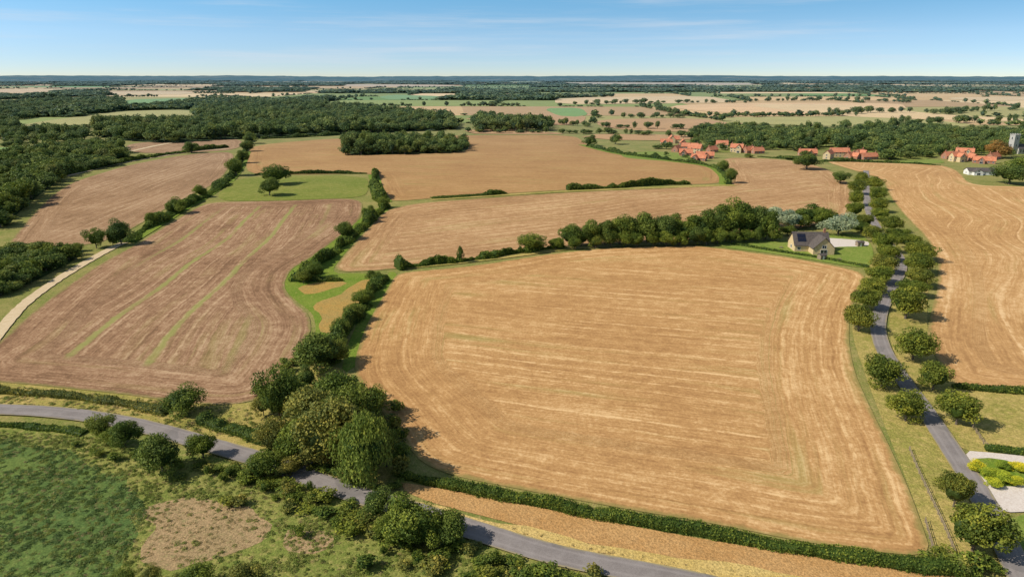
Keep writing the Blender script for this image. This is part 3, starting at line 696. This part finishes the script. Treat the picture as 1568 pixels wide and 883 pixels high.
# roadside bushes and scrub
bp = [row_pts(p, s, w, h, 90+i, k, j) for i, (p, s, w, h, k, j) in enumerate([
    ([(120, 682), (200, 704), (290, 722), (350, 732), (400, 742)], 2.0, 2.6, 1.4, .7, 1.4),
    ([(330, 722), (400, 740), (450, 760), (520, 785), (600, 818), (700, 850), (800, 878), (900, 900)], 1.1, 2.8, 1.8, .92, 1.5),
    ([(370, 745), (470, 780), (540, 810), (620, 852), (720, 890)], 1.4, 3.0, 1.8, .8, 2.2),
    ([(400, 684), (440, 704), (490, 722), (560, 742), (600, 748)], 1.4, 2.8, 1.6, .85, .9),
    ([(420, 610), (440, 560), (480, 545), (510, 560)], 2, 4, 3, .8, 2),
    ([(560, 600), (600, 660), (625, 700), (610, 725)], 2, 4, 3, .7, 1.5),
    ([(640, 862), (760, 890), (860, 915)], 1.4, 3.2, 1.8, .9, 1.6),
    ([(1440, 862), (1480, 868), (1520, 872)], 1.5, 4, 2.6, 1, 1),
])]
scatter('roadside_bushes', BUSHC, np.concatenate(bp), 3)
def weeds(name, pix, dens, coll, seed, s=1.0, rowy=None, excl=None):
    P = W(pix); rng = rs(seed); mn, mx = P.min(0), P.max(0)
    n = int((mx[0]-mn[0])*(mx[1]-mn[1])*dens); Q = rng.uniform(mn, mx, (n, 2)); Q = Q[inside(Q, P)]
    if excl is not None:
        for e in excl: Q = Q[~inside(Q, W(e))]
    cl = np.sin(Q[:, 0]*.21+np.sin(Q[:, 1]*.17)*2)*np.sin(Q[:, 1]*.27+np.cos(Q[:, 0]*.13)*2)
    Q = Q[rng.uniform(size=len(Q)) < .55+.5*cl[:]]
    if rowy is not None:
        ca, sa = math.cos(rowy), math.sin(rowy); ac = -Q[:, 0]*sa+Q[:, 1]*ca+1.8*np.sin(Q[:, 0]*.1)+1.0*np.sin(Q[:, 1]*.23)
        Q = Q[(np.sin(ac*2*math.pi/3.4)+rng.uniform(-1.1, 1.1, len(Q))) > -.3]
    n = len(Q); w = s*rng.uniform(.5, 1.5, n)**1.3
    scatter(name, coll, np.column_stack([Q, np.full(n, .03), w, w*rng.uniform(.4, 1.0, n)]), seed)
bpatch = [(225, 775), (300, 765), (385, 775), (415, 800), (395, 835), (330, 855), (270, 875), (210, 868), (205, 835), (235, 805)]
mead = [(0, 660), (130, 668), (250, 700), (430, 745), (560, 795), (700, 850), (860, 890), (800, 940), (-160, 940), (-60, 660)]
deep = [(-160, 690), (0, 675), (110, 690), (200, 745), (230, 775), (190, 850), (150, 940), (-160, 940)]
weeds('meadow_weeds', mead, 2.6, WEEDC, 1, .65, excl=[bpatch, deep])
weeds('meadow_weeds', deep, 5.0, WEEDDC, 2, .7, rowy=ang((60, 860), (200, 750)))
weeds('dry_weeds', bpatch, 1.2, STRAWC, 3, .6)
weeds('meadow_weeds', bpatch, .25, WEEDC, 13, .7)
weeds('dry_weeds', mead, .8, STRAWC, 4, .6)
weeds('verge_weeds', [(-20, 588), (200, 608), (380, 626), (400, 665), (320, 670), (200, 640), (-20, 620)], 1.2, STRAWC, 5, .7)
weeds('verge_weeds', [(-20, 588), (200, 608), (380, 626), (400, 665), (320, 670), (200, 640), (-20, 620)], .8, WEEDC, 6, .7)
weeds('verge_weeds', [(560, 752), (720, 792), (1000, 855), (1200, 885), (1150, 905), (870, 846), (700, 800)], 1.0, STRAWC, 7, .6)

# ------------------------------------------------------------------ buildings
WALLB = simple_mat('red_brick', (.32, .15, .09), (.4, .2, .12), 3.0)
WALLT = simple_mat('tan_stone', (.52, .38, .2), (.64, .5, .3), 1.5)
WALLW = simple_mat('white_render', (.65, .63, .58), (.75, .73, .67), .8)
CLAY = simple_mat('clay_tile', (.48, .15, .075), (.6, .24, .12), .5)
SLATE = simple_mat('dark_tile', (.075, .06, .055), (.13, .11, .095), 1.5)
GLASS = simple_mat('window_glass', (.02, .025, .03), (.03, .04, .05), .5, .1, .5, 0)
FRAME = simple_mat('painted_frame', (.7, .7, .68), (.78, .78, .76), 1)
WOOD = simple_mat('weathered_wood', (.2, .15, .1), (.32, .25, .18), 4)
STONE = simple_mat('flint_stone', (.36, .33, .29), (.5, .47, .42), 1)
SOLAR = simple_mat('solar_glass', (.01, .013, .025), (.015, .018, .035), 1, .35, .3, 0)
def box(mb, x0, x1, y0, y1, z0, z1, mat=0):
    v = [(x0, y0, z0), (x1, y0, z0), (x1, y1, z0), (x0, y1, z0), (x0, y0, z1), (x1, y0, z1), (x1, y1, z1), (x0, y1, z1)]
    mb.add(v, [[0, 3, 2, 1], [4, 5, 6, 7], [0, 1, 5, 4], [1, 2, 6, 5], [2, 3, 7, 6], [3, 0, 4, 7]], mat)
def part(parent, name, mb, mats):
    o = mb.obj(name, mats); o.parent = parent; return o
def wing(wl, rf, L, D, ze, zr, ox=0, oy=0, turn=False, oh=.45):
    """gabled wing: ridge along x (or y if turn)"""
    def T(p): return [((ox-b, oy+a, c) if turn else (ox+a, oy+b, c)) for a, b, c in p]
    l, d = L/2, D/2
    wl.add(T([(-l, -d, 0), (l, -d, 0), (l, d, 0), (-l, d, 0), (-l, -d, ze), (l, -d, ze), (l, d, ze), (-l, d, ze), (-l, 0, zr), (l, 0, zr)]),
           [[0, 1, 5, 4], [2, 3, 7, 6], [1, 2, 6, 9, 5], [3, 0, 4, 8, 7]])
    s = (zr-ze)/d; e = .12
    for sg_ in (-1, 1):
        a = [(-l-oh, sg_*(d+oh), ze-s*oh+e), (l+oh, sg_*(d+oh), ze-s*oh+e), (l+oh, 0, zr+e), (-l-oh, 0, zr+e)]
        b = [(p, q, r+.16) for p, q, r in a]
        rf.add(T(a+b), [[0, 1, 2, 3], [4, 7, 6, 5], [0, 4, 5, 1], [1, 5, 6, 2], [2, 6, 7, 3], [3, 7, 4, 0]])
def window(fr, gl, L, x, y, z, w, h, nx, ny):
    def bx(mb, u0, u1, z0, z1, d0, d1):
        if ny: box(mb, x+u0, x+u1, min(y+ny*d0, y+ny*d1), max(y+ny*d0, y+ny*d1), z0, z1)
        else: box(mb, min(x+nx*d0, x+nx*d1), max(x+nx*d0, x+nx*d1), y+u0, y+u1, z0, z1)
    bx(gl, -w/2, w/2, z, z+h, .0, .03)
    t = .09
    bx(fr, -w/2-t, -w/2, z-t, z+h+t, 0, .07); bx(fr, w/2, w/2+t, z-t, z+h+t, 0, .07)
    bx(fr, -w/2, w/2, z-t, z, 0, .07); bx(fr, -w/2, w/2, z+h, z+h+t, 0, .07)
    bx(fr, -.03, .03, z, z+h, .031, .06)
def house(name, X, Y, rz, L, D, ze, zr, wm, rm, cross=None, chim=1, storeys=1):
    e = bpy.data.objects.new(name, None); COL.objects.link(e); e.location = (X, Y, 0); e.rotation_euler = (0, 0, rz)
    wl, rf, fr, gl, ch = MB(), MB(), MB(), MB(), MB()
    wing(wl, rf, L, D, ze, zr)
    if cross:
        cx, cl, cd = cross
        wing(wl, rf, cl, cd, ze+.01, zr-.4, cx, -D/2-cl/2+1.2, True)
    nwin = max(2, int(L/3.2))
    for s in range(storeys):
        z = .95+s*2.6
        for i in range(nwin):
            x = -L/2+(i+.5)*L/nwin
            for sy in (-1, 1):
                if sy < 0 and cross and abs(x-cross[0]) < cross[2]/2+.7: continue
                if s == 0 and i == nwin//2: window(fr, gl, L, x, sy*D/2, .12, 1.0, 2.0, 0, sy)
                else: window(fr, gl, L, x, sy*D/2, z, 1.2, 1.15, 0, sy)
        for sx in (-1, 1): window(fr, gl, L, sx*L/2, 0, z, 1.3, 1.15, sx, 0)
    if cross:
        yy = -D/2-cross[1]+1.2
        window(fr, gl, L, cross[0], yy, .2, 2.6, 2.0, 0, -1); window(fr, gl, L, cross[0], yy, ze-.1, 1.6, 1.2, 0, -1)
    for i in range(chim):
        x = (-1)**i*(L/2-1.2)
        box(ch, x-.45, x+.45, -.4, .4, zr-1.2, zr+1.3); box(ch, x-.52, x+.52, -.47, .47, zr+1.302, zr+1.45)
        for px in (-.2, .2): tube(ch, (x+px, 0, zr+1.45), (x+px, 0, zr+1.85), .13, .1, 0)
    part(e, 'walls', wl, [wm]); part(e, 'roof', rf, [rm]); part(e, 'window_frames', fr, [FRAME]); part(e, 'window_glass', gl, [GLASS])
    if chim: part(e, 'chimney', ch, [WALLB])
    return e
hr = random.Random(4)
for i, p in enumerate(H_PX):
    X, Y = G(*p)
    L = hr.uniform(12, 19); D = hr.uniform(6.5, 8.5); st = 1 if i % 3 else 2
    ze = 3.0 if st == 1 else 5.2
    house('brick_house', X, Y, hr.uniform(-.6, .6)+(1.2 if i in (1, 5, 9, 13, 18, 22) else 0), L, D, ze, ze+D*.5, WALLB if i % 3 else WALLT, CLAY,
          cross=(hr.uniform(-L/4, L/4), 6, 6) if i % 2 == 0 else None, chim=hr.choice([1, 2]), storeys=st)
X, Y = G(1500, 267); house('white_house', X, Y, -.12, 22, 9, 3.0, 5.4, WALLW, SLATE, cross=(-5, 5, 7), chim=0)
X, Y = G(1237, 382)
cot = house('stone_cottage', X, Y, -.05, 14, 8.5, 2.9, 7.4, WALLT, SLATE, cross=(2.8, 6.5, 8.4), chim=1)
cot.scale = (1.15, 1.15, 1.15)
sp_ = MB()
for i in range(3):
    for j in range(2):
        s = 4.5/4.25
        for (x0, yy0) in [(-5.6+i*1.15, -.8-j*1.35)]:
            y1 = yy0-1.25
            z0 = 7.4+s*yy0+.34; z1 = 7.4+s*y1+.34
            a = [(x0, yy0, z0), (x0+1.08, yy0, z0), (x0+1.08, y1, z1), (x0, y1, z1)]
            b = [(p, q, r+.05) for p, q, r in a]
            sp_.add(a+b, [[0, 1, 2, 3], [4, 7, 6, 5], [0, 4, 5, 1], [1, 5, 6, 2], [2, 6, 7, 3], [3, 7, 4, 0]])
part(cot, 'solar_panels', sp_, [SOLAR])
def shed(X, Y, rz):
    e = bpy.data.objects.new('garden_shed', None); COL.objects.link(e); e.location = (X, Y, 0); e.rotation_euler = (0, 0, rz)
    a, b, c = MB(), MB(), MB(); wing(a, b, 3.2, 2.4, 1.9, 2.6, oh=.2); box(c, -.4, .4, -1.24, -1.202, .05, 1.8)
    part(e, 'walls', a, [WOOD]); part(e, 'roof', b, [SLATE]); part(e, 'door', c, [FRAME])
shed(*G(1258, 397), .3); shed(*G(1316, 377), .1)
def picnic(X, Y, rz):
    mb = MB()
    for i in range(5): box(mb, -.9, .9, -.37+i*.15, -.37+i*.15+.13, .72, .76)
    for s in (-1, 1):
        for k in (0, .14): box(mb, -.9, .9, s*.75-.12+k, s*.75+k, .42, .46)
        for x in (-.65, .65): tube(mb, (x, s*.75, 0), (x, s*.2, .715), .045, .045, 0, 4)
    for x in (-.65, .65): box(mb, x+.05, x+.1, -.85, .85, .35, .415)
    o = mb.obj('picnic_table', [WOOD], (X, Y, 0)); o.rotation_euler[2] = rz
picnic(*G(1285, 398), .3); picnic(*G(1196, 380), .9)
# church
X, Y = G(1549, 236)
e = bpy.data.objects.new('church', None); COL.objects.link(e); e.location = (X, Y, 0); e.rotation_euler = (0, 0, .2)
tw, rf, gl, fr, nw = MB(), MB(), MB(), MB(), MB()
box(tw, -3.2, 3.2, -3.2, 3.2, 0, 20); box(tw, -3.4, 3.4, -3.4, 3.4, 20.003, 20.5)
for i in range(4):
    u = -3.4+i*2.0
    for s in (-1, 1):
        box(tw, u, u+.8, s*3.1-.3, s*3.1+.3, 20.503, 21.5)
        if 0 < i < 3: box(tw, s*3.1-.3, s*3.1+.3, u, u+.8, 20.503, 21.5)
for nx, ny in ((0, -1), (0, 1), (1, 0), (-1, 0)):
    for z in (8, 15.5): window(fr, gl, 1, nx*3.2, ny*3.2, z, 1.2, 2.4, nx, ny)
wing(nw, rf, 20, 9, 6, 10.5, 13.3, 0)
for i in range(5):
    for s in (-1, 1): window(fr, gl, 1, 6+i*3.6, s*4.5, 2, 1.3, 2.8, 0, s)
part(e, 'tower', tw, [STONE]); part(e, 'nave', nw, [STONE]); part(e, 'roof', rf, [SLATE]); part(e, 'windows', gl, [GLASS]); part(e, 'window_tracery', fr, [STONE])

def fence(pix, name='wooden_fence'):
    c = line(pix, 2.4, 2); mb = MB()
    for i in range(len(c)):
        x, y = c[i]; box(mb, x-.07, x+.07, y-.07, y+.07, -.05, 1.25)
        if i < len(c)-1:
            for z in (.45, .8, 1.12): tube(mb, (x, y, z), (*c[i+1], z), .05, .05, 0, 4)
    mb.obj(name, [WOOD])
fence([(1392, 690), (1405, 722), (1425, 765), (1445, 808), (1462, 850)])
fence([(1484, 648), (1500, 672), (1512, 690), (1568, 698), (1640, 706)])
fence([(1416, 800), (1430, 850)])

# ------------------------------------------------------------------ distant country
rng = rs(12)
CT = [((.62, .42, .21), .26), ((.5, .33, .17), .14), ((.72, .53, .3), .18), ((.26, .3, .09), .2), ((.38, .34, .13), .13), ((.17, .27, .07), .09)]
cols = np.array([c[0] for c in CT]); prob = np.array([c[1] for c in CT]); prob /= prob.sum()
fv, ffc, fcol = [], [], []
far_w, hed = [], []
EX = [W(Wp1), W(Wv)]
def cellpt(x, y): return (x+60*math.sin(y/420.)+.06*(y-1200)*math.sin(x/1500.), y+35*math.sin(x/310.+y/900.))
Yb = 1230.0
while Yb < 11500:
    dY = rng.uniform(160, 420)*(1+Yb/5000.)
    xl = -.85*(Yb+dY)-300; xr = -xl
    x = xl+rng.uniform(-200, 0)
    while x < xr:
        wX = rng.uniform(180, 560)*(1+Yb/7000.)
        fy = min(1, (Yb-1200)/4000.)
        pw = .15+.18*fy+.16*fy*math.sin(x/900.+Yb/700.)+(.12 if x < 0 and Yb < 3500 else 0)-(.1 if x > 100 and Yb < 3000 else 0)
        c4 = [cellpt(x, Yb), cellpt(x+wX, Yb), cellpt(x+wX, Yb+dY), cellpt(x, Yb+dY)]
        iswood = rng.uniform() < pw
        k = len(fv); fv += [(a, b, .02) for a, b in c4]; ffc.append([k, k+1, k+2, k+3])
        if iswood:
            fcol.append((.08, .12, .035))
            sp = max(15, Yb/100.)
            q = wood_pts(None, sp, sp*1.35, 13, rng.randint(1e6), world=c4, keep=.9)
            if len(q): far_w.append(q)
        else:
            fcol.append(cols[rng.choice(len(cols), p=prob)]*rng.uniform(.85, 1.1))
        sp = max(9, Yb/300.)
        for a, b in ((c4[0], c4[1]), (c4[0], c4[3])):
            if rng.uniform() < .8:
                a, b = np.array(a), np.array(b); n = int(np.linalg.norm(b-a)/sp)+1
                u = np.linspace(0, 1, n)[:, None]; pnt = a+(b-a)*u+rng.randn(n, 2)*2.5
                # hedges run continuous for a stretch, then break
                run = np.sin(np.arange(n)*rng.uniform(.05, .3)+rng.uniform(0, 6)) > rng.uniform(-1.1, .2)
                kp = run | (rng.uniform(size=n) < .12); pnt = pnt[kp]; n = len(pnt)
                big = rng.uniform(size=n) < .25; hh_ = rng.uniform(2.5, 7)
                h1 = np.where(big, rng.uniform(8, 14, n), hh_*rng.uniform(.7, 1.3, n))
                w1 = np.where(big, rng.uniform(10, 17, n), min(sp, 20)*rng.uniform(.9, 1.5, n))
                hed.append(np.column_stack([pnt, np.zeros(n), w1, h1]))
        x += wX
    Yb += dY
me = bpy.data.meshes.new('distant_fields'); me.from_pydata(fv, [], ffc)
a = me.attributes.new('fcol', 'FLOAT_COLOR', 'FACE'); a.data.foreach_set('color', np.array([(*c, 1) for c in fcol], dtype=np.float32).ravel())
mt, t = new_mat('distant_field_crops')
g = t.n('ShaderNodeNewGeometry').outputs['Position']
c_ = t.n('ShaderNodeAttribute', attribute_name='fcol').outputs['Color']
c_ = t.mix(.5, c_, t.mix(t.noise(g, .02, 4), (.6, .6, .6), (1.4, 1.4, 1.4)), 'MULTIPLY')
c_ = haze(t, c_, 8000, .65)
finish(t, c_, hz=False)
me.materials.append(mt); add_obj('distant_fields', me)
def flatm(n, c): return grass_mat(n, c, tuple(v*1.15 for v in c), tuple(v*.85 for v in c), .01, .05, .1)
PALE, PEACH, OLIVE, BRN, VIV = flatm('crop_pale', (.68, .48, .25)), flatm('crop_peach', (.7, .45, .23)), flatm('crop_olive', (.38, .34, .12)), flatm('crop_brown', (.45, .27, .13)), flatm('crop_green', (.2, .31, .09))
EXF = [([(850, 150), (1080, 147), (1140, 157), (1000, 159), (850, 160)], PALE), ([(1010, 163), (1130, 158), (1380, 158), (1390, 168), (1280, 176), (1100, 173)], PEACH),
       ([(1080, 180), (1330, 178), (1500, 190), (1460, 197), (1300, 194), (1130, 190)], OLIVE), ([(910, 183), (1080, 181), (1130, 192), (1130, 197), (1050, 204), (920, 197)], BRN),
       ([(700, 182), (850, 172), (900, 178), (890, 190), (850, 194), (740, 186)], BRN), ([(830, 166), (890, 165), (903, 178), (860, 180)], VIV),
       ([(185, 153), (300, 150), (303, 158), (215, 167), (190, 165)], VIV), ([(35, 190), (185, 170), (300, 168), (298, 182), (150, 197), (120, 202), (35, 195)], OLIVE),
       ([(-40, 226), (70, 226), (72, 240), (-40, 248)], VIV), ([(585, 145), (700, 148), (660, 153), (580, 153)], VIV), ([(-40, 138), (80, 138), (82, 148), (-40, 146)], PEACH),
       ([(720, 196), (845, 203), (900, 206), (700, 206)], BRN), ([(880, 206), (1050, 206), (1080, 215), (1000, 216), (900, 214)], BRN), ([(1130, 160), (1300, 160), (1440, 176), (1568, 182), (1568, 187), (1440, 184), (1280, 178)], PALE),
       ([(140, 141), (290, 140), (300, 145), (150, 146)], PALE), ([(520, 129), (700, 130), (690, 133), (530, 133)], PEACH), ([(865, 126), (1160, 127), (1150, 131), (870, 130)], PEACH), ([(1430, 150), (1568, 148), (1620, 152), (1500, 156)], PALE)]
for pix, mt in EXF:
    Pw = W(pix); EX.append(Pw); far = Pw[:, 1].mean()
    area('distant_field', pix, mt, 60 if far < 2500 else 200, 1)
def cut(L):
    A = np.concatenate(L)
    for P in EX: A = A[~inside(A[:, :2], P)]
    return A
scatter('distant_woodland', FARC, cut(far_w), 31)
scatter('distant_hedgerows', FARC, cut(hed), 32)
# low wooded hills on the skyline
HM, t = new_mat('distant_hills')
g = t.n('ShaderNodeNewGeometry').outputs['Position']
sc = t.n('ShaderNodeVectorMath', {0: g, 1: (.0012, .006, .02)}, operation='MULTIPLY')
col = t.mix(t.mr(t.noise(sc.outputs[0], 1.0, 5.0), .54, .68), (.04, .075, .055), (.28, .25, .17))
col = t.mix(.55, col, (.10, .2, .28))  # blue distance haze put into the hills' own colour
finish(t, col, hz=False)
hm_ = MB(); rg = rs(8)
xs2 = np.linspace(-40000, 40000, 60); ys2 = np.array([11300., 14000., 18000., 25000., 40000., 58000.])
gv = [(x_, y_, .6) for y_ in ys2 for x_ in xs2]
hm_.add(gv, [[r*60+i, r*60+i+1, (r+1)*60+i+1, (r+1)*60+i] for r in range(5) for i in range(59)])
for k, (Yh, hh_) in enumerate([(11800, 26), (13000, 44), (15000, 64), (19000, 100)]):
    n = 500; xs = np.linspace(-1.1*Yh, 1.1*Yh, n)
    base = hh_*(.8+.10*np.sin(xs/2300+k*2)+.07*np.sin(xs/900+k)) + np.convolve(rg.uniform(-1, 1, n), np.ones(3)/3, 'same')*11
    Vv = np.concatenate([np.column_stack([xs, np.full(n, Yh-900), np.full(n, -1.)]), np.column_stack([xs, np.full(n, Yh-250), base*.7]), np.column_stack([xs, np.full(n, Yh), base]), np.column_stack([xs, np.full(n, Yh+1500), np.full(n, -1.)])])
    hm_.add(Vv, [[r*n+i, r*n+i+1, (r+1)*n+i+1, (r+1)*n+i] for r in range(3) for i in range(n-1)])
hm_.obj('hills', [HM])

# ------------------------------------------------------------------ light and sky
EL, SAZ = math.radians(41), math.radians(12)
sd = Vector((-math.cos(SAZ)*math.cos(EL), -math.sin(SAZ)*math.cos(EL), math.sin(EL)))
sl = bpy.data.lights.new('sun', 'SUN'); sl.energy = 5.0; sl.angle = math.radians(.5); sl.color = (1, .94, .84)
so = bpy.data.objects.new('sun', sl); COL.objects.link(so); so.rotation_euler = sd.to_track_quat('Z', 'Y').to_euler(); so.location = (-200, -50, 300)
w = bpy.data.worlds.new('World'); scene.world = w; w.use_nodes = True; w.node_tree.nodes.clear(); t = NT(w.node_tree)
tc = t.n('ShaderNodeTexCoord').outputs['Generated']
st = t.n('ShaderNodeVectorMath', {0: tc, 1: (1, 1, 3.8)}, operation='MULTIPLY')
st = t.n('ShaderNodeVectorMath', {0: st.outputs[0], 1: (0, 0, .06)}, operation='ADD')
st = t.n('ShaderNodeVectorMath', {0: st.outputs[0]}, operation='NORMALIZE')
sky = t.n('ShaderNodeTexSky', {'Vector': st.outputs[0]}, sky_type='NISHITA', sun_disc=False)
sky.sun_elevation = EL; sky.sun_rotation = math.radians(258); sky.air_density = 1.0; sky.dust_density = .5; sky.ozone_density = 1.2
zz = t.n('ShaderNodeSeparateXYZ', {0: tc}).outputs[2]
gr = t.n('ShaderNodeValToRGB', {0: zz}); cr = gr.color_ramp
cr.elements[0].position = 0.0; cr.elements[0].color = (1.2, 1.1, 1.04, 1)
cr.elements[1].position = .45; cr.elements[1].color = (.88, .88, .82, 1)
e1 = cr.elements.new(.105); e1.color = (1.15, 1.85, 1.8, 1)
e2 = cr.elements.new(.05); e2.color = (1.5, 1.62, 1.5, 1)
skc = t.mix(1.0, sky.outputs[0], gr.outputs[0], 'MULTIPLY')
cs = t.n('ShaderNodeVectorMath', {0: tc, 1: (2.0, 2.0, 40)}, operation='MULTIPLY')
cn = t.mr(t.noise(cs.outputs[0], 1.0, 6.0, .62), .44, .78, 0, .6)
cn = t.m('MULTIPLY', cn, t.mr(zz, .0, .03, .3, 1.0))
skc = t.mix(cn, skc, (6.0, 6.4, 6.9))
bg = t.n('ShaderNodeBackground', {0: skc, 1: .12}); t.n('ShaderNodeOutputWorld', {0: bg.outputs[0]})

cam = bpy.data.cameras.new('camera'); co = bpy.data.objects.new('camera', cam); COL.objects.link(co)
co.location = (0, 0, H); co.rotation_euler = (math.pi/2-PIT, 0, 0)
cam.sensor_width = 36; cam.lens = F/1568*36; cam.clip_start = 1; cam.clip_end = 90000
scene.camera = co
scene.view_settings.view_transform = 'Standard'; scene.view_settings.look = 'None'; scene.view_settings.exposure = 0
